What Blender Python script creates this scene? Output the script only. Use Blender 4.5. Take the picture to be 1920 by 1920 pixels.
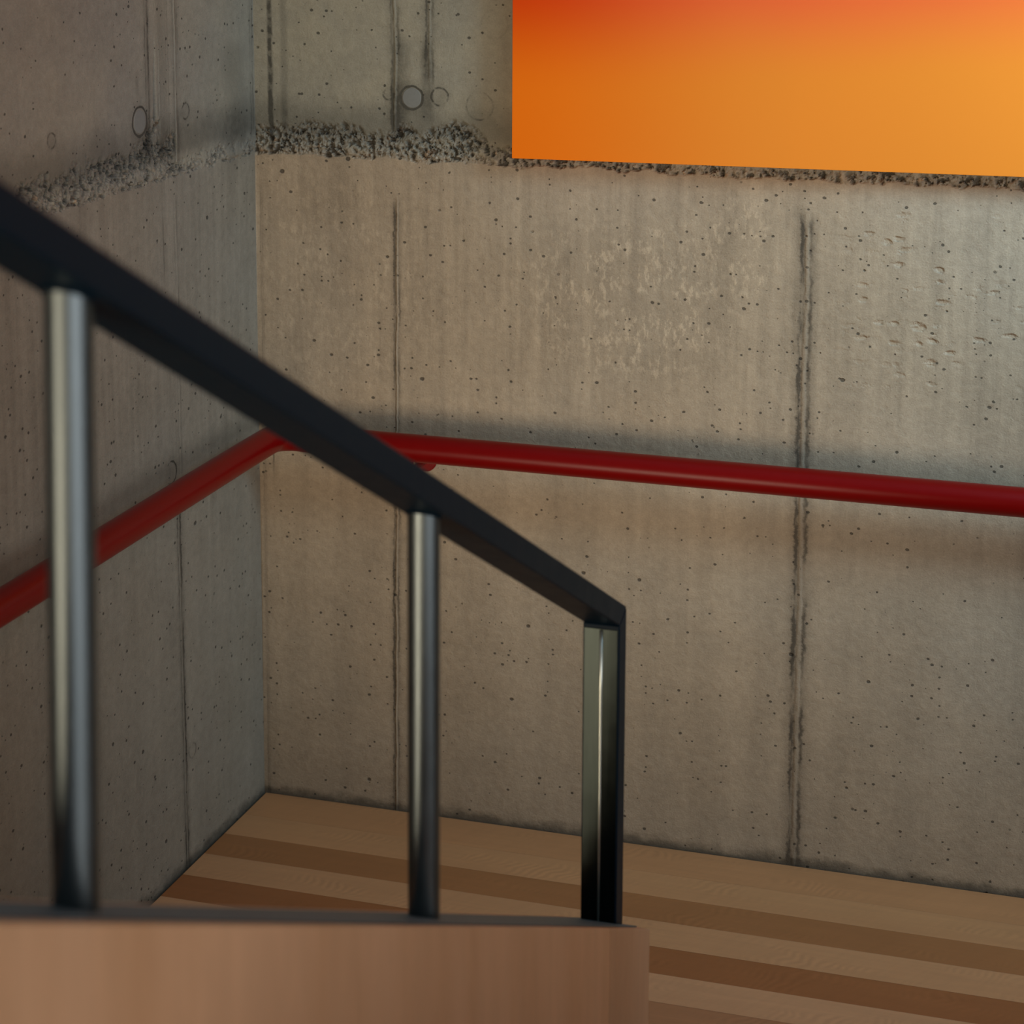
import bpy, bmesh, math, random
from mathutils import Vector, Matrix, noise as mn

for o in list(bpy.data.objects): bpy.data.objects.remove(o)
scene = bpy.context.scene
COL = scene.collection

# ------------------------------------------------------------------ camera
cam_d = bpy.data.cameras.new('camera'); cam = bpy.data.objects.new('camera', cam_d); COL.objects.link(cam)
right = Vector((0.96015634, 0.27932126, 0.00891239)); up = Vector((-0.05257047, 0.14920348, 0.98740805))
fwd = Vector((-0.27447431, 0.94853463, -0.15794272))
M = Matrix((right, up, -fwd)).transposed().to_4x4(); M.translation = Vector((1.979825, -4.25, 2.120065))
cam.matrix_world = M
cam_d.sensor_width = 36; cam_d.sensor_fit = 'HORIZONTAL'; cam_d.lens = 3953.25 / 1920 * 36
cam_d.shift_x = -0.06588; cam_d.shift_y = -0.29562
cam_d.clip_start = 0.05
cam_d.dof.use_dof = True; cam_d.dof.focus_distance = 4.2; cam_d.dof.aperture_fstop = 4.9
scene.camera = cam

# ------------------------------------------------------------------ light
scene.view_settings.view_transform = 'Standard'; scene.view_settings.look = 'None'
scene.view_settings.gamma = 1; scene.view_settings.exposure = -0.02
scene.cycles.max_bounces = 5; scene.cycles.diffuse_bounces = 3
world = bpy.data.worlds.new('world'); scene.world = world; world.use_nodes = True
wt = world.node_tree; wt.nodes.clear()
wo = wt.nodes.new('ShaderNodeOutputWorld'); wb = wt.nodes.new('ShaderNodeBackground')
wc = wt.nodes.new('ShaderNodeTexCoord'); ws = wt.nodes.new('ShaderNodeSeparateXYZ'); wr = wt.nodes.new('ShaderNodeValToRGB')
wm = wt.nodes.new('ShaderNodeMath'); wm.operation = 'MULTIPLY_ADD'; wm.inputs[1].default_value = .5; wm.inputs[2].default_value = .5
wt.links.new(wc.outputs['Generated'], ws.inputs[0]); wt.links.new(ws.outputs['Z'], wm.inputs[0]); wt.links.new(wm.outputs[0], wr.inputs[0])
wr.color_ramp.elements[0].position = 0.30; wr.color_ramp.elements[0].color = (.012, .011, .010, 1)
wr.color_ramp.elements[1].position = 0.62; wr.color_ramp.elements[1].color = (.085, .085, .088, 1)
e3 = wr.color_ramp.elements.new(1.0); e3.color = (.27, .30, .33, 1)
wt.links.new(wr.outputs[0], wb.inputs[0]); wb.inputs[1].default_value = 1.0; wt.links.new(wb.outputs[0], wo.inputs[0])

def area(name, loc, target, sx, sy, power, color):
    l = bpy.data.lights.new(name, 'AREA'); l.shape = 'RECTANGLE'; l.size = sx; l.size_y = sy; l.energy = power; l.color = color
    o = bpy.data.objects.new(name, l); COL.objects.link(o); o.location = loc
    o.rotation_euler = (Vector(target) - Vector(loc)).to_track_quat('-Z', 'Y').to_euler()
    return o
# tall daylight window at the foot of the lower flight, behind and below the camera
area('lower_window_light', (-.9, -12.0, -1.75), (0.6, 0, 0.9), 8.5, 4.6, 900, (1.0, .84, .62))
# added fill from the right, behind the camera, brightening parapet and posts
area('side_fill_light', (9.5, -7.0, 1.0), (1.1, -2.4, 1.2), 9.0, 5.0, 400, (.95, .97, 1.0))
# cool skylight above, to the right
sky = area('skylight', (2.7, -1.15, 2.5), (1.8, 0, 1.50), 0.6, 0.6, 13, (.47, .76, 1.0)); sky.data.spread = math.radians(92)

# ------------------------------------------------------------------ node helper
class S:
    def __init__(s, g, sock): s.g, s.k = g, sock
    def _b(s, o, op, rev=False):
        return s.g.math(op, o, s) if rev else s.g.math(op, s, o)
    def __add__(s, o): return s._b(o, 'ADD')
    __radd__ = __add__
    def __sub__(s, o): return s._b(o, 'SUBTRACT')
    def __rsub__(s, o): return s._b(o, 'SUBTRACT', True)
    def __mul__(s, o): return s._b(o, 'MULTIPLY')
    __rmul__ = __mul__
    def __truediv__(s, o): return s._b(o, 'DIVIDE')
class G:
    def __init__(g, name, rough=.6, metal=0., spec=.5):
        g.m = bpy.data.materials.new(name); g.m.use_nodes = True; g.t = g.m.node_tree
        g.b = g.t.nodes['Principled BSDF']; g.b.inputs['Roughness'].default_value = rough
        g.b.inputs['Metallic'].default_value = metal; g.b.inputs['Specular IOR Level'].default_value = spec
        tc = g.t.nodes.new('ShaderNodeTexCoord'); sp = g.t.nodes.new('ShaderNodeSeparateXYZ')
        g.t.links.new(tc.outputs['Object'], sp.inputs[0]); g.obj = tc.outputs['Object']
        g.x, g.y, g.z = (S(g, sp.outputs[i]) for i in range(3))
    def put(g, v, sock):
        if isinstance(v, S): g.t.links.new(v.k, sock)
        elif isinstance(v, tuple) and len(v) == 3 and sock.type == 'RGBA': sock.default_value = (*v, 1)
        else: sock.default_value = v
    def math(g, op, a, b=None, c=None, clamp=False):
        n = g.t.nodes.new('ShaderNodeMath'); n.operation = op; n.use_clamp = clamp
        g.put(a, n.inputs[0])
        if b is not None: g.put(b, n.inputs[1])
        if c is not None: g.put(c, n.inputs[2])
        return S(g, n.outputs[0])
    def abs(g, a): return g.math('ABSOLUTE', a)
    def mn(g, a, b): return g.math('MINIMUM', a, b)
    def mx(g, a, b): return g.math('MAXIMUM', a, b)
    def vec(g, x, y, z=0.):
        n = g.t.nodes.new('ShaderNodeCombineXYZ')
        for v, i in zip((x, y, z), n.inputs): g.put(v, i)
        return S(g, n.outputs[0])
    def noise(g, v, scale=1., detail=2., rough=.5, dist=0.):
        n = g.t.nodes.new('ShaderNodeTexNoise'); g.put(v, n.inputs['Vector']); n.inputs['Scale'].default_value = scale
        n.inputs['Detail'].default_value = detail; n.inputs['Roughness'].default_value = rough; n.inputs['Distortion'].default_value = dist
        return S(g, n.outputs['Fac'])
    def vor(g, v, scale=1., feat='F1', rnd=1.):
        n = g.t.nodes.new('ShaderNodeTexVoronoi'); n.feature = feat; g.put(v, n.inputs['Vector']); n.inputs['Scale'].default_value = scale
        n.inputs['Randomness'].default_value = rnd
        s = g.t.nodes.new('ShaderNodeSeparateColor'); g.t.links.new(n.outputs['Color'], s.inputs[0])
        return S(g, n.outputs['Distance']), S(g, s.outputs[0]), S(g, s.outputs[1]), S(g, s.outputs[2])
    def ss(g, v, a, b, lo=0., hi=1.):       # smooth step; a may be > b
        n = g.t.nodes.new('ShaderNodeMapRange'); n.interpolation_type = 'SMOOTHSTEP'
        if a > b: a, b, lo, hi = b, a, hi, lo
        g.put(v, n.inputs[0])
        for i, q in zip(range(1, 5), (a, b, lo, hi)): n.inputs[i].default_value = q
        return S(g, n.outputs[0])
    def mix(g, f, a, b, mode='MIX'):
        n = g.t.nodes.new('ShaderNodeMix'); n.data_type = 'RGBA'; n.blend_type = mode
        g.put(f, n.inputs[0]); g.put(a, n.inputs[6]); g.put(b, n.inputs[7]); return S(g, n.outputs[2])
    def grey(g, v):
        n = g.t.nodes.new('ShaderNodeCombineColor')
        for i in range(3): g.put(v, n.inputs[i])
        return S(g, n.outputs[0])
    def attr(g, name):
        n = g.t.nodes.new('ShaderNodeAttribute'); n.attribute_name = name; return S(g, n.outputs['Fac'])
    def color(g, c): g.put(c, g.b.inputs['Base Color'])
    def rough(g, c): g.put(c, g.b.inputs['Roughness'])
    def bump(g, h, strength=1., dist=1.):
        n = g.t.nodes.new('ShaderNodeBump'); n.inputs['Strength'].default_value = strength; n.inputs['Distance'].default_value = dist
        g.put(h, n.inputs['Height']); g.t.links.new(n.outputs[0], g.b.inputs['Normal'])

ZJ = 1.500            # height of the horizontal construction joint
def concrete(name, left, seams, circles, drips, warm, cool):
    g = G(name, .62, 0, .35)
    u = (0. - g.y) if left else g.x; v = g.z
    off = 11.3 if left else 3.1
    P = g.vec(u + off, v, 0.)
    low = g.ss(v, ZJ + .03, ZJ - .005)                    # below the joint: smoother, warmer pour
    # broad clouding and colour drift of the two pours
    n1 = g.noise(P, 2.2, 4, .55); n2 = g.noise(P, 9., 3, .6); n3 = g.noise(P, 55., 3, .65); n4 = g.noise(P, 300., 2, .6)
    streak = g.noise(g.vec(u * 42 + off, v * 1.7, 0.), 1., 4, .6)
    streak2 = g.noise(g.vec(u * 11 + off, v * .6, 3.), 1., 3, .55)
    base = g.mix(low, cool, warm)
    base = g.mix(g.ss(n1, .38, .66), base, g.mix(low, (cool[0] * 1.10, cool[1] * 1.06, cool[2] * .98), (warm[0] * .93, warm[1] * .96, warm[2] * 1.0)))
    f = 1. + (n1 - .5) * .46 + (n2 - .5) * .36 + (n3 - .5) * .46 + (n4 - .5) * .46
    f = f + (streak - .5) * (.62 * g.ss(v, .2, 1.2) * low) + (streak2 - .5) * (.50 * low)
    hgt = (n3 - .5) * .0020 + (n4 - .5) * .0007
    # pale abraded flecks
    fn = g.noise(g.vec(u * 75 + off, v * 34, 1.), 1., 4, .7)
    if left: patch = g.ss(g.noise(P, 4.5, 2), .55, .7) * .25
    else:
        dx, dy = (u - .86) / .30, (v - 1.22) / .23
        patch = g.ss(dx * dx + dy * dy, 1., .15) * .8
        dx, dy = (u - 1.10) / .10, (v - 1.35) / .13
        patch = g.mx(patch, g.ss(dx * dx + dy * dy, 1., .3) * .7)
        dx, dy = (u - .20) / .30, (v - 1.22) / .32
        patch = g.mx(patch, g.ss(dx * dx + dy * dy, 1., .2) * .40)
    fleck = g.ss(fn, .49, .60) * patch * g.ss(g.noise(P, 16., 3), .40, .54)
    f = f + fleck * .44 - patch * .10
    # pores: three sizes
    pore = 0.
    for sc, dens, rad, dp in ((28., .24, .12, .0020), (78., .50, .24, .0012)):
        wob = g.vec(u * .85 + off + (n3 - .5) * .006, v * 1.05 + (n2 - .5) * .004, 0.)
        d, c0, c1, c2 = g.vor(wob, sc)
        m = g.ss(c0 + (n1 - .5) * .8, dens + .02, dens - .02) * g.ss(d - (c1 * c1) * rad, .05, .0)
        pore = g.mx(m, pore) if isinstance(pore, S) else m
        hgt = hgt - m * dp
    f = f * (1. - pore * .70)
    # scuffs with raised lips on the right hand bay
    if not left:
        ds, s0, s1, s2 = g.vor(g.vec(u * 26 + (n2 - .5) * 2.2, v * 58 + (n2 - .5) * 1.6, 0.), 1.)
        sm = g.ss(s0, .62, .5) * g.ss(ds + (n3 - .5) * .5, .46, .12) * g.ss(u, 1.28, 1.40) * g.ss(v, 1.0, 1.15) * g.ss(v, 1.46, 1.42) * g.ss(g.noise(P, 7., 2), .42, .54)
        hgt = hgt - sm * .0034; f = f + sm * .10
    dark = 0.
    def acc(m):
        nonlocal dark
        dark = (dark + m) if isinstance(dark, S) else m
    pale = 0.
    # formwork seams: u, v0, v1, half width, darkness, pale ridge, recess
    sw1 = (g.noise(g.vec(u * 9. + off, v * 5., 2.), 1., 4, .65) - .5); sw2 = (g.noise(g.vec(u * 50. + off, v * 60., 6.), 1., 3, .7) - .5)
    svar = g.noise(g.vec(u * 25. + off, v * 4.5, 9.), 1., 4, .7); svb = g.noise(g.vec(u * 25. + off, v * 11., 4.), 1., 3, .6)
    for k, (u0, v0, v1, hw, dk, rd, lean) in enumerate(seams):
        q = u - u0 - (v - .7) * lean + sw1 * .012 + sw2 * .004
        qa = q + sw2 * (hw * .9)
        rng = g.ss(v + sw1 * .1, v0 - .02, v0 + .03) * g.ss(v + sw1 * .1, v1 + .015, v1 - .05)
        halo = g.ss(g.abs(qa), hw * 2.4, hw * .1) * rng
        l1 = g.ss(g.abs(qa + hw * .60), hw * .50, 0.) * rng * g.ss(svar, .36, .62)
        l2 = g.ss(g.abs(qa - hw * .75), hw * .46, 0.) * rng * g.ss(svb, .62, .36)
        r = g.ss(g.abs(q - hw * .10), hw * .45, hw * .05) * rng * g.ss(svb, .25, .5)
        acc(halo * (.30 * dk) * (.5 + svar) + l1 * (.62 * dk) + l2 * (.42 * dk))
        pale = pale + r * rd if isinstance(pale, S) else r * rd
        if hw > .008: hgt = hgt + r * (.0022 * (rd + .2))
    # dark runs (soft edged)
    for k, (u0, v0, v1, hw, dk) in enumerate(drips):
        q = u - u0 + sw1 * (hw * 1.6) + sw2 * (hw * .6)
        acc(g.ss(g.abs(q), hw, hw * .2) * g.ss(v, v0 - .03, v0 + .03) * g.ss(v, v1 + .02, v1 - .02) * dk * (.55 + g.ss(n3, .35, .6) * .6))
    # tie hole rings
    for (cu, cv, R, dk) in circles:
        du, dv = u - cu, v - cv
        rr = g.math('SQRT', du * du + dv * dv) + (n3 - .5) * .006
        ring = g.ss(g.abs(rr - R), .0034, .0006) * g.ss(svb + sw2 * .6, (.60 if dk < 1 else 1.6), (.38 if dk < 1 else 1.2) )
        acc(ring * dk + g.ss(rr, R * 1.8, R) * (dk * .16))
    # stain band above the construction joint
    jn = sw1
    sb = g.ss(v + jn * .06, ZJ + .02, ZJ + .06) * g.ss(v + jn * .10, ZJ + .15, ZJ + .075)
    acc(sb * (.42 if left else .36) * (.55 + n2 * .9))
    # grime line along the floor
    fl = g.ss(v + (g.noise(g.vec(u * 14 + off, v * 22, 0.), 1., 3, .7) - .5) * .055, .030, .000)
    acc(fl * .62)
    rock = g.attr('rock'); rid = g.attr('stone'); rcr = g.attr('crack')
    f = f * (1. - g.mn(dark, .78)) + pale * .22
    # exposed aggregate: each stone its own tone
    stone = g.mix(g.ss(rid, 0., 1.), (.18, .16, .125), (.35, .305, .235))
    stone = g.mix(g.ss(rid, .955, .97), stone, (.36, .22, .12))
    base = g.mix(rock * .62, base, stone)
    f = f * (1. - rcr * rock * .72)
    hgt = hgt + rock * (n3 - .5) * .003
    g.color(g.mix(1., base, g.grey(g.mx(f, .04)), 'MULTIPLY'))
    g.rough(.66 - (n1 - .5) * .15 + pore * .2)
    g.bump(hgt, 1., 1.)
    return g.m

WARM = (.385, .288, .188); COOL = (.292, .262, .194)
mat_back = concrete('concrete_back', False,
    [(1.2415, 0., 1.445, .0155, 1.15, .55, -.004), (.331, 0., 1.42, .0085, .95, .85, .006), (.333, 1.56, 2.4, .011, .8, .6, 0.), (.412, 1.66, 2.4, .011, .8, .3, 0.), (.013, 0., 1.45, .003, .5, .1, 0.)],
    [(.372, 1.636, .0255, 1.0), (.436, 1.641, .019, .7), (.527, 1.624, .030, .35), (.319, 1.642, .012, .6), (1.205, .858, .024, .9), (.56, 1.80, .03, .12)],
    [(.040, 1.53, 2.3, .0085, .75), (.072, 1.53, 1.85, .013, .25), (.345, 1.56, 1.76, .028, .32), (.405, 1.60, 1.76, .022, .35), (.035, .78, .86, .003, .5)],
    WARM, COOL)
mat_left = concrete('concrete_left', True,
    [(.399, 0., .86, .0095, 1.15, .85, .012), (.386, .86, 1.47, .008, .40, .65, .0), (.500, 1.53, 2.4, .009, .95, .1, 0.), (.378, 1.50, 2.4, .013, .55, .9, 0.), (.415, 1.50, 2.4, .006, .3, .2, 0.), (.018, 1.5, 2.4, .008, .5, .3, 0.)],
    [(.536, 1.628, .029, 1.0), (.338, 1.628, .0165, .55), (.87, 1.63, .014, .6), (.43, .885, .024, .8), (.36, .25, .016, .4)],
    [(.440, 1.53, 2.3, .03, .22), (.10, 1.5, 1.75, .09, .22), (.44, 1.3, 1.42, .004, .35), (.545, 1.69, 1.72, .010, .3)],
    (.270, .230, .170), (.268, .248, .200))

# ------------------------------------------------------------------ mesh helpers
def link(name, me, parent=None, mat=None, **props):
    o = bpy.data.objects.new(name, me); COL.objects.link(o)
    if mat and me is not None: me.materials.append(mat)
    if parent: o.parent = parent
    for k, v in props.items(): o[k] = v
    return o
def from_bm(name, bm, mat, parent=None, smooth=False, **props):
    me = bpy.data.meshes.new(name); bmesh.ops.recalc_face_normals(bm, faces=bm.faces); bm.to_mesh(me); bm.free()
    if smooth:
        for p in me.polygons: p.use_smooth = True
    return link(name, me, parent, mat, **props)
def box(bm, x0, x1, y0, y1, z0, z1, bev=0.):
    b = bmesh.new(); bmesh.ops.create_cube(b, size=1.)
    for v in b.verts: v.co = ((x0 + x1) / 2 + v.co.x * (x1 - x0), (y0 + y1) / 2 + v.co.y * (y1 - y0), (z0 + z1) / 2 + v.co.z * (z1 - z0))
    if bev: bmesh.ops.bevel(b, geom=b.edges[:], offset=bev, segments=2, affect='EDGES', profile=.6)
    me = bpy.data.meshes.new('t'); b.to_mesh(me); b.free(); bm.from_mesh(me); bpy.data.meshes.remove(me)
def prism_x(poly, x0, x1, bev=0., seg=3):       # polygon in (y,z), extruded across x
    b = bmesh.new(); a = [b.verts.new((x0, y, z)) for y, z in poly]; c = [b.verts.new((x1, y, z)) for y, z in poly]
    n = len(poly); b.faces.new(a); b.faces.new(c[::-1])
    for i in range(n): b.faces.new((a[i], c[i], c[(i + 1) % n], a[(i + 1) % n]))
    bmesh.ops.recalc_face_normals(b, faces=b.faces)
    if bev: bmesh.ops.bevel(b, geom=b.edges[:], offset=bev, segments=seg, affect='EDGES', profile=.5)
    return b
def tube(bm, pts, r, n=32, cap=True):
    pts = [Vector(p) for p in pts]; rr = r if isinstance(r, (list, tuple)) else [r] * len(pts); prev = None; ref = None; rings = []
    for i, p in enumerate(pts):
        t = (pts[min(i + 1, len(pts) - 1)] - pts[max(i - 1, 0)]).normalized()
        if ref is None: ref = t.orthogonal().normalized()
        ref = (ref - t * ref.dot(t)).normalized(); s = t.cross(ref)
        rings.append([bm.verts.new(p + (ref * math.cos(a) + s * math.sin(a)) * rr[i]) for a in (2 * math.pi * k / n for k in range(n))])
    for a, c in zip(rings, rings[1:]):
        for k in range(n): bm.faces.new((a[k], a[(k + 1) % n], c[(k + 1) % n], c[k]))
    if cap: bm.faces.new(rings[0][::-1]); bm.faces.new(rings[-1])

# ------------------------------------------------------------------ walls
def wall_mesh(name, left, umax, zmax, mat):
    """front face is a grid, very fine along the honeycombed construction joint, with real relief there"""
    us = [0.]
    fine_u = 1.85 if not left else 1.45
    while us[-1] < fine_u: us.append(us[-1] + .0026)
    while us[-1] < umax: us.append(us[-1] + .25)
    zs = [-.25, 0., .5, 1.0, 1.40]
    while zs[-1] < 1.63: zs.append(zs[-1] + .0026)
    zs += [1.8, 2.2, zmax]
    bm = bmesh.new(); rock = []; stone = []; crack = []
    off = 50. if left else 0.
    grid = []
    for j, z in enumerate(zs):
        row = []
        for i, u in enumerate(us):
            q = Vector((u + off, z, 0.))
            lo = ZJ + (mn.fractal(Vector((u * 14 + off, 2.2, 0)), 1., 2., 4) * .009) + mn.noise(Vector((u * 70 + off, z * 40, 5))) * .004
            if left:
                th = .034 if u < .38 else .075
                th = th + (.028 if .45 < u < .75 else 0.)
                dens = .55 if u < .38 else .8
            else:
                th = .060 + (.03 * math.exp(-((u - .36) / .14) ** 2)); dens = 1.
                if u > .95: th = .035
            th *= 1. + mn.fractal(Vector((u * 6 + off, 7.7, 0)), 1., 2., 4) * .55
            m = min(1., max(0., (z - lo) / .004 + .5)) * min(1., max(0., (lo + th - z) / .020))
            m *= min(1., max(0., dens + mn.fractal(q * 30, 1., 2., 3) * 1.1))
            dx = 0.; sid = .5; cr = 0.
            if m > 0:
                w = q + Vector((mn.noise(q * 90), mn.noise(q * 90 + Vector((9, 9, 9))), 0)) * .004
                dist, pos = mn.voronoi(w * 82.); e = dist[1] - dist[0]
                h = math.sqrt(min(1., e * 1.8))
                sid = (math.sin(pos[0].x * 12.9898 + pos[0].y * 78.233) * 43758.5453) % 1.
                fr = mn.fractal(q * 95. + Vector((3, 8, 1)), .8, 2., 4)
                fr2 = mn.fractal(Vector((u * 30 + off, z * 42, 7.)), 1., 2., 3)
                pit = min(1., max(0., (-.10 - fr - fr2 * .5) / .16))
                cr = pit * .9
                if sid > .62: cr = max(cr, max(0., 1. - e * 7.) * .75)
                else: h = .6 + h * .25
                cr = min(1., cr)
                dx = m * (-.0075 + h * (.003 + .006 * max(0., sid - .4)) + fr * .0045 - pit * .005)
            # the upper pour overhangs the lower by a couple of millimetres
            step = .0035 * min(1., max(0., (z - lo) / .006)) * (1 if z > 1.4 else 0)
            d = dx + step + mn.fractal(q * 3., 1., 2., 3) * .0012
            if u == 0: d = 0
            row.append(bm.verts.new((d, -u, z) if left else (u, -d, z))); rock.append(m); stone.append(sid); crack.append(cr)
        grid.append(row)
    for j in range(len(zs) - 1):
        for i in range(len(us) - 1):
            bm.faces.new((grid[j][i], grid[j][i + 1], grid[j + 1][i + 1], grid[j + 1][i]))
    # back of the wall, real thickness
    T = .22; U = us[-1]
    def P(u, d, z): return (-d, -u, z) if left else (u, d, z)
    c = [bm.verts.new(P(a, T, z)) for a, z in ((-.0, -.25), (U, -.25), (U, zmax), (-.0, zmax))]
    bm.faces.new(c)
    for e0, e1, k0, k1 in ((grid[0][0], grid[0][-1], 0, 1), (grid[0][-1], grid[-1][-1], 1, 2), (grid[-1][-1], grid[-1][0], 2, 3)):
        bm.faces.new((e0, e1, c[k1], c[k0]))
    bmesh.ops.recalc_face_normals(bm, faces=bm.faces)
    me = bpy.data.meshes.new(name); bm.to_mesh(me); bm.free()
    for nm, arr in (('rock', rock), ('stone', stone), ('crack', crack)):
        at = me.attributes.new(nm, 'FLOAT', 'POINT'); at.data.foreach_set('value', arr + [0.] * (len(me.vertices) - len(arr)))
    return link(name, me, None, mat, kind='structure')
wall_mesh('wall_back', False, 4.2, 2.9, mat_back)
wall_mesh('wall_left', True, 2.3, 2.9, mat_left)

# ------------------------------------------------------------------ floor: maple boards parallel to the back wall
def floor_material():
    g = G('maple_boards', .48, 0, .22)
    u, w = g.x, 0. - g.y
    edges = [(-.1, (.54, .250, .104)), (.124, (.56, .270, .115)), (.226, (.385, .160, .057)), (.3265, (.57, .285, .128)), (.429, (.35, .130, .044)),
             (.530, (.60, .31, .15)), (.631, (.42,.19,.085)), (.732, (.43, .29, .18)), (.834, (.28, .17, .10)), (.936, (.42, .28, .17)), (1.04, (.38, .25, .15)), (1.14, (.3, .19, .11))]
    col = edges[0][1]; ww = w
    for e, c in edges[1:]:
        col = g.mix(g.ss(ww, e - .0007, e + .0007), col, c)
    bid = g.math('FLOOR', (w - .0225) / .1017)
    line = g.abs(g.math('FRACT', (w - .0225) / .1017 + .5) - .5)
    seam = g.ss(line, .009, .002) * g.ss(w, .10, .12)
    gr = g.noise(g.vec(u * 5 + bid * 3.1, w * 120, bid * 1.3), 1., 4, .6)
    gr2 = g.noise(g.vec(u * 2.2 + bid * 5.1, w * 26, bid * 2.3), 1., 3, .6, .8)
    # curly figure: fine ripples running slantwise across the pale boards
    rp = g.math('SINE', (u * 330 + w * 140 + (g.noise(g.vec(u * 6, w * 9, bid), 1., 2) - .5) * 40))
    rm = g.ss(g.noise(g.vec(u * 5 + bid * 7, w * 14, 2.), 1., 3), .50, .68)
    fl = g.noise(g.vec(u * 60 + w * 40, w * 9 + bid, 4.), 1., 3, .6)
    blot = g.noise(g.vec(u * 3 + bid, w * 5, 7.), 1., 3, .5)
    d, c0, c1, c2 = g.vor(g.vec(u * 6, w * 9, 0.), 1.)
    knot = g.ss(c0, .16, .14) * g.ss(d, .045, .02)
    f = 1. + (gr - .5) * .14 + (gr2 - .5) * .20 + rp * rm * .075 + (fl - .5) * .12 + (blot - .5) * .20 - seam * .10 - knot * .35
    g.color(g.mix(1., col, g.grey(f), 'MULTIPLY')); g.rough(.40 + (gr - .5) * .15)
    g.bump((gr - .5) * .0002 - seam * .0004, 1., 1.)
    return g.m
mat_floor = floor_material()
bm = bmesh.new(); box(bm, .006, 3.6, -1.34, -.005, -.045, 0.); box(bm, .006, 1.085, -2.10, -1.3405, -.045, 0.)  # left part of the landing lengthened out of view to shade the lower wall
from_bm('floor', bm, mat_floor, kind='structure')

def wood_plain(name, axis='z', tone=(.66, .365, .200), rough=.45):
    g = G(name, rough, 0, .35)
    a, b = (g.y, g.z)
    gr = g.noise(g.vec(g.x * 60, a * 70, b * 2.2), 1., 4, .6, .3); broad = g.noise(g.vec(g.x * 3, a * 9, b * 1.1), 1., 3, .55)
    fl = g.noise(g.vec(g.x * 5, a * 22, b * 7), 1., 3, .6, 1.)
    c = g.mix(g.ss(broad, .3, .7), tone, (tone[0] * .88, tone[1] * .84, tone[2] * .78))
    g.color(g.mix(1., c, g.grey(1. + (gr - .5) * .16 + (fl - .5) * .20), 'MULTIPLY')); g.rough(rough + (gr - .5) * .1)
    g.bump((gr - .5) * .0002, 1., 1.)
    return g.m
mat_par = wood_plain('parapet_veneer'); mat_edge = wood_plain('parapet_end_wood', tone=(.57, .320, .180)); mat_cap = wood_plain('parapet_top_wood', tone=(.40, .262, .165))

# stairs outside the picture: the flight going up under the camera and the one going down towards the window
def stairs(name, x0, x1, ys, run, rise, n, up_):
    bm = bmesh.new(); poly = []
    y, z = ys, 0.
    if up_:
        for k in range(n): poly += [(y, z), (y, z + rise)]; y -= run; z += rise
        poly += [(y, z), (y, z - .3), (ys - .28, -.045), (ys, -.045)]
    else:
        poly = [(y, z - .002)]
        for k in range(n): z -= rise; poly += [(y, z), (y - run, z)]; y -= run
        poly += [(y, z - .25), (ys, -.30)]
    return from_bm(name, prism_x(poly, x0, x1), mat_floor, kind='structure')
stairs('floor_stair_up', 1.245, 3.0, -1.345, .31, .162, 6, True)
stairs('floor_stair_down', .006, 1.085, -2.105, .31, .162, 9, False)

# ------------------------------------------------------------------ parapet beside the stair
def zp(y): return .488 - .509 * (y + 1.258)          # its sloping top
YE, YB = -1.226, -3.75
par = link('stair_parapet', None, label='sloping maple-faced stair parapet wall with a steel strip let into its top, in the foreground', category='parapet')
par.location = (1.161, -1.4, 0)
def child(o, root):
    o.parent = root; o.matrix_parent_inverse = Matrix.Translation(-Vector(root.location)); return o
drop = .62
o = from_bm('side_panel', prism_x([(YE - .240, 0.), (YE - .240, zp(YE - .240) - .0012), (YB, zp(YB) - .0012), (YB, zp(YB) - 1.3), (-2.2, 0.)], 1.091, 1.231, .0012, 2), mat_par); child(o, par)
o = from_bm('end_board', prism_x([(YE, 0.), (YE, zp(YE) - .0012), (YE - .2398, zp(YE - .2398) - .0012), (YE - .2398, 0.)], 1.091, 1.2312, .0012, 2), mat_edge, label='end board of slightly browner maple'); child(o, par)

# ------------------------------------------------------------------ metal
def metal(name, base, metallic, rough, spec=.5, mott=.2, blue=0.):
    g = G(name, rough, metallic, spec)
    P = S(g, g.obj); n = g.noise(P, 26., 4, .6); n2 = g.noise(g.vec(g.x * 300, g.y * 300, g.z * 14), 1., 3, .6)
    f = 1. + (n - .5) * mott + (n2 - .5) * mott
    g.color(g.mix(1., base, g.grey(f), 'MULTIPLY')); g.rough(rough + (n - .5) * .14 + (n2 - .5) * .05)
    return g.m
mat_rail = metal('blackened_steel', (.004, .0110, .0190), 0., .40, .06)
mat_post = metal('raw_steel_tube', (.14, .158, .160), 1., .38, .5)
mat_end = metal('mill_scale_steel', (.022, .026, .0235), 1., .24, .5, .6)
mat_plate = metal('steel_strip', (.11, .145, .160), .3, .5, .35)
mat_weld = metal('bright_weld', (.75, .78, .70), 1., .38, .5)
rail = link('stair_railing', None, label='black steel stair railing on posts, sloping down across the foreground', category='railing')
rail.location = (1.164, -1.27, .49)
zb = lambda y: .317 - .522 * y
zt = lambda y: .3555 - .5215 * y
X0, X1 = 1.135, 1.193
YI, YO = -1.290, -1.250
YS = -3.9
o = from_bm('handrail', prism_x([(YS, zb(YS)), (YS, zt(YS)), (YO, zt(YO)), (YI, zb(YI))], X0, X1, .0022), mat_rail, smooth=False); child(o, rail)
zpl = lambda y: zp(y) + .0012
o = from_bm('end_post', prism_x([(YI, zpl(YI) - .0005), (YI, zb(YI) - .0012), (YO, zt(YO) - .0018), (YO, zpl(YO) - .0005)], X0, X1, .0022), mat_rail); child(o, rail)
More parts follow.
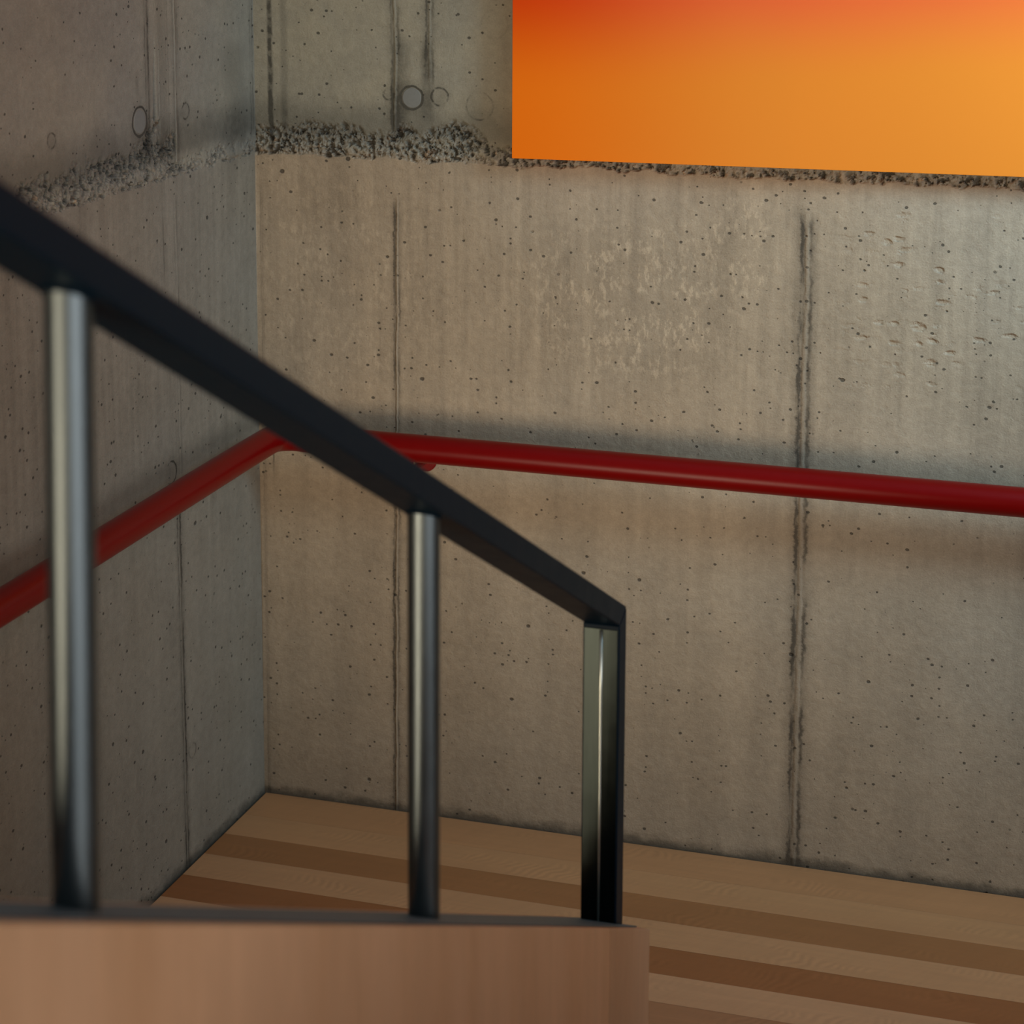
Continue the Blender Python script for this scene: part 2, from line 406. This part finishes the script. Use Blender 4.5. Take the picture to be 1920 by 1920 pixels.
# inner flats of the end post: two bright flats meeting at a ground weld line
zt0, zt1 = zb(YI) - .008, zpl(YI) + .001
def flat(x0, x1, tilt):
    b = bmesh.new(); y = YI - .0008
    a = [b.verts.new(p) for p in ((x0, y - (tilt if tilt < 0 else 0) * -1 * .001, zt1), (x1, y - (tilt if tilt > 0 else 0) * .001, zt1), (x1, y - (tilt if tilt > 0 else 0) * .001, zt0), (x0, y - (tilt if tilt < 0 else 0) * -1 * .001, zt0))]
    fce = b.faces.new(a); r = bmesh.ops.extrude_face_region(b, geom=[fce])
    for v in r['geom']:
        if isinstance(v, bmesh.types.BMVert): v.co.y = YI - .0001
    bmesh.ops.bevel(b, geom=b.edges[:], offset=.0003, segments=1, affect='EDGES')
    return b
xm = (X0 + X1) / 2 + .0005
b = flat(X0 + .0022, xm, 1.2); o = from_bm('inner_flat', b, mat_end, label='reflective inner face of the end post'); child(o, rail)
b = flat(xm, X1 - .0030, -1.2); o = from_bm('inner_flat', b, mat_end, label='reflective inner face of the end post'); child(o, rail)
b = bmesh.new(); tube(b, [(xm, YI - .0016, zt1), (xm + .0003, YI - .0018, zt1 + .2), (xm - .0002, YI - .0018, zt0 - .1), (xm, YI - .0018, zt0 - .002)], [.0016, .0023, .0028, .0029], 12)
o = from_bm('weld_bead', b, mat_weld, smooth=True, label='thin bright weld line'); child(o, rail)
# round posts
for k, (yc, yt) in enumerate(((-2.056, -2.053), (-2.848, -2.832))):
    b = bmesh.new(); r = .0188; N = 48
    lo = []; hi = []
    for i in range(N):
        a = 2 * math.pi * i / N; x, y = 1.161 + r * math.cos(a), yc + r * math.sin(a)
        lo.append(b.verts.new((x, y, zpl(y) - .0005))); y += yt - yc; hi.append(b.verts.new((x, y, zb(y) + .0006)))
    for i in range(N): b.faces.new((lo[i], lo[(i + 1) % N], hi[(i + 1) % N], hi[i]))
    b.faces.new([b.verts.new(v.co) for v in lo[::-1]]); b.faces.new([b.verts.new(v.co) for v in hi])
    o = from_bm('post', b, mat_post); child(o, rail)
    for p in o.data.polygons[:N]: p.use_smooth = True
    # weld ring under the handrail
    b = bmesh.new(); pts = []
    for i in range(33):
        a = 2 * math.pi * i / 32; x, y = 1.161 + (r + .0006) * math.cos(a), yt + (r + .0006) * math.sin(a); pts.append((x, y, zb(y) - .0012))
    tube(b, pts, .0019, 8, False); bmesh.ops.remove_doubles(b, verts=b.verts, dist=.0002)
    w = from_bm('weld_ring', b, mat_rail, smooth=True); w.parent = o
# steel base strip on the parapet, stopping short behind the end post
o = from_bm('base_strip', prism_x([(YB, zp(YB) - .0011), (YB, zpl(YB)), (-1.240, zpl(-1.240)), (-1.240, zp(-1.240) - .0011)], 1.121, 1.2135, .0004, 1), mat_plate, label='flat steel strip under the posts'); child(o, rail)

# ------------------------------------------------------------------ red wall handrail
def red_mat():
    g = G('red_lacquer', .32, 0, .22)
    n = g.noise(S(g, g.obj), 40., 3, .6)
    g.color(g.mix(1., (.185, .0002, .0002), g.grey(1. + (n - .5) * .12), 'MULTIPLY')); g.rough(.33 + (n - .5) * .08)
    g.b.inputs['Coat Weight'].default_value = .0; g.b.inputs['Coat Roughness'].default_value = .25
    return g.m
mat_red = red_mat()
red = link('wall_handrail', None, label='round red handrail running along both concrete walls and around their corner', category='handrail')
D = .10; ZR = .886; RR = .0302
red.location = (D, -D, ZR)
def left_z(y): return ZR + .010 * max(0., min(1., (1.25 + y) / 1.1)) if y > -1.25 else ZR
pts = []
y = -2.2
while y < -.17: pts.append((D, y, ZR + .007 * max(0., min(1., (1.2 + y) / .9)))); y += .05
rad = .055; zc = pts[-1][2]
for k in range(0, 13):
    a = math.pi / 2 * k / 12
    f = k / 12
    pts.append((D + rad - rad * math.cos(a), -D - rad + rad * math.sin(a), zc + (ZR - zc) * f))
x = D + rad + .05
while x < 3.6: pts.append((x, -D, ZR)); x += .1
b = bmesh.new(); tube(b, pts, RR, 48)
o = from_bm('rail_tube', b, mat_red, smooth=True); child(o, red)
def bracket(pa, wall):
    """stub under the rail, an elbow back to the wall and a round rosette"""
    pa = Vector(pa); n = Vector(wall)
    low = pa + Vector((0, 0, -RR + .003)); p = [low, low + Vector((0, 0, -.010))]
    c = low + Vector((0, 0, -.010)) + n * .016
    for k in range(1, 9):
        a = math.pi / 2 * k / 8; p.append(c - n * .016 * math.cos(a) + Vector((0, 0, -.016 * math.sin(a))))
    dist = D - .016 - .001
    p.append(c + Vector((0, 0, -.016)) + n * dist)
    bb = bmesh.new(); tube(bb, p, .0075, 20)
    q = p[-1]; tube(bb, [q - n * .006, q - n * .005, q - n * .0005], [.024, .026, .026], 32)
    o = from_bm('bracket', bb, mat_red, smooth=False); child(o, red)
    for f in o.data.polygons: f.use_smooth = len(f.vertices) == 4
bracket((.402, -D, ZR), (0, 1, 0)); bracket((2.2, -D, ZR), (0, 1, 0)); bracket((D, -1.03, ZR), (-1, 0, 0))

# ------------------------------------------------------------------ orange panel
def panel_mat():      # printed colour gradient
    g = G('orange_print', .6, 0, .08)
    u = (g.x - .618) / 1.06; v = (g.z - 1.52) / .34
    vv = v + (g.noise(g.vec(g.x * 1.5, g.z * 1.5, 0.), 1., 2) - .5) * .25 - u * .22
    c = g.mix(g.ss(u, -.05, .55), (1.0, .195, .004), (.85, .245, .024))
    c2 = g.mix(g.ss(u, 0., .5), (.78, .045, .002), (.86, .112, .036))
    c = g.mix(g.ss(vv, .38, 1.15), c, c2)
    cv = g.noise(g.vec(g.x * 900, g.z * 900, 0.), 1., 1)
    g.color(g.mix(1., c, g.grey(1. + (cv - .5) * .06), 'MULTIPLY'))
    return g.m
bm = bmesh.new(); box(bm, .618, 2.75, -.060, -.004, 1.5232, 2.70, .0012)
pn = from_bm('wall_picture', bm, panel_mat(), label='large orange panel fading to red at the top, mounted on the concrete wall', category='picture')
for v in pn.data.vertices:
    if v.co.z < 1.6: v.co.z += .0110 * (v.co.x - .618)

# ------------------------------------------------------------------ plugs in the tie holes
def plug(loc, left, label, r):
    g = bmesh.new(); n = 40; rings = []
    for rad, d in ((r, -.002), (r, .0038), (r - .001, .0046), (r * .5, .0049)):
        rings.append([(rad * math.cos(2 * math.pi * k / n), rad * math.sin(2 * math.pi * k / n), d) for k in range(n)])
    R = [[g.verts.new((q[2], q[0], q[1]) if left else (q[0], -q[2], q[1])) for q in ring] for ring in rings]
    for a, b2 in zip(R, R[1:]):
        for k in range(n): g.faces.new((a[k], a[(k + 1) % n], b2[(k + 1) % n], b2[k]))
    g.faces.new(R[-1]); g.faces.new(R[0][::-1])
    o = from_bm('tie_hole_plug', g, mat_plug, label=label, category='plug', group='plugs in the formwork tie holes'); o.location = loc
gp = G('plug_mortar', .7, 0, .3); npx = gp.noise(S(gp, gp.obj), 160., 3, .6)
gp.color(gp.mix(1., (.20, .195, .172), gp.grey(1. + (npx - .5) * .25), 'MULTIPLY')); mat_plug = gp.m
plug((.3725, 0, 1.636), False, 'round grey mortar plug in the back concrete wall, left of the orange panel', .0215)
plug((0, -.536, 1.628), True, 'round grey mortar plug in the left concrete wall, above the rough joint', .0235)
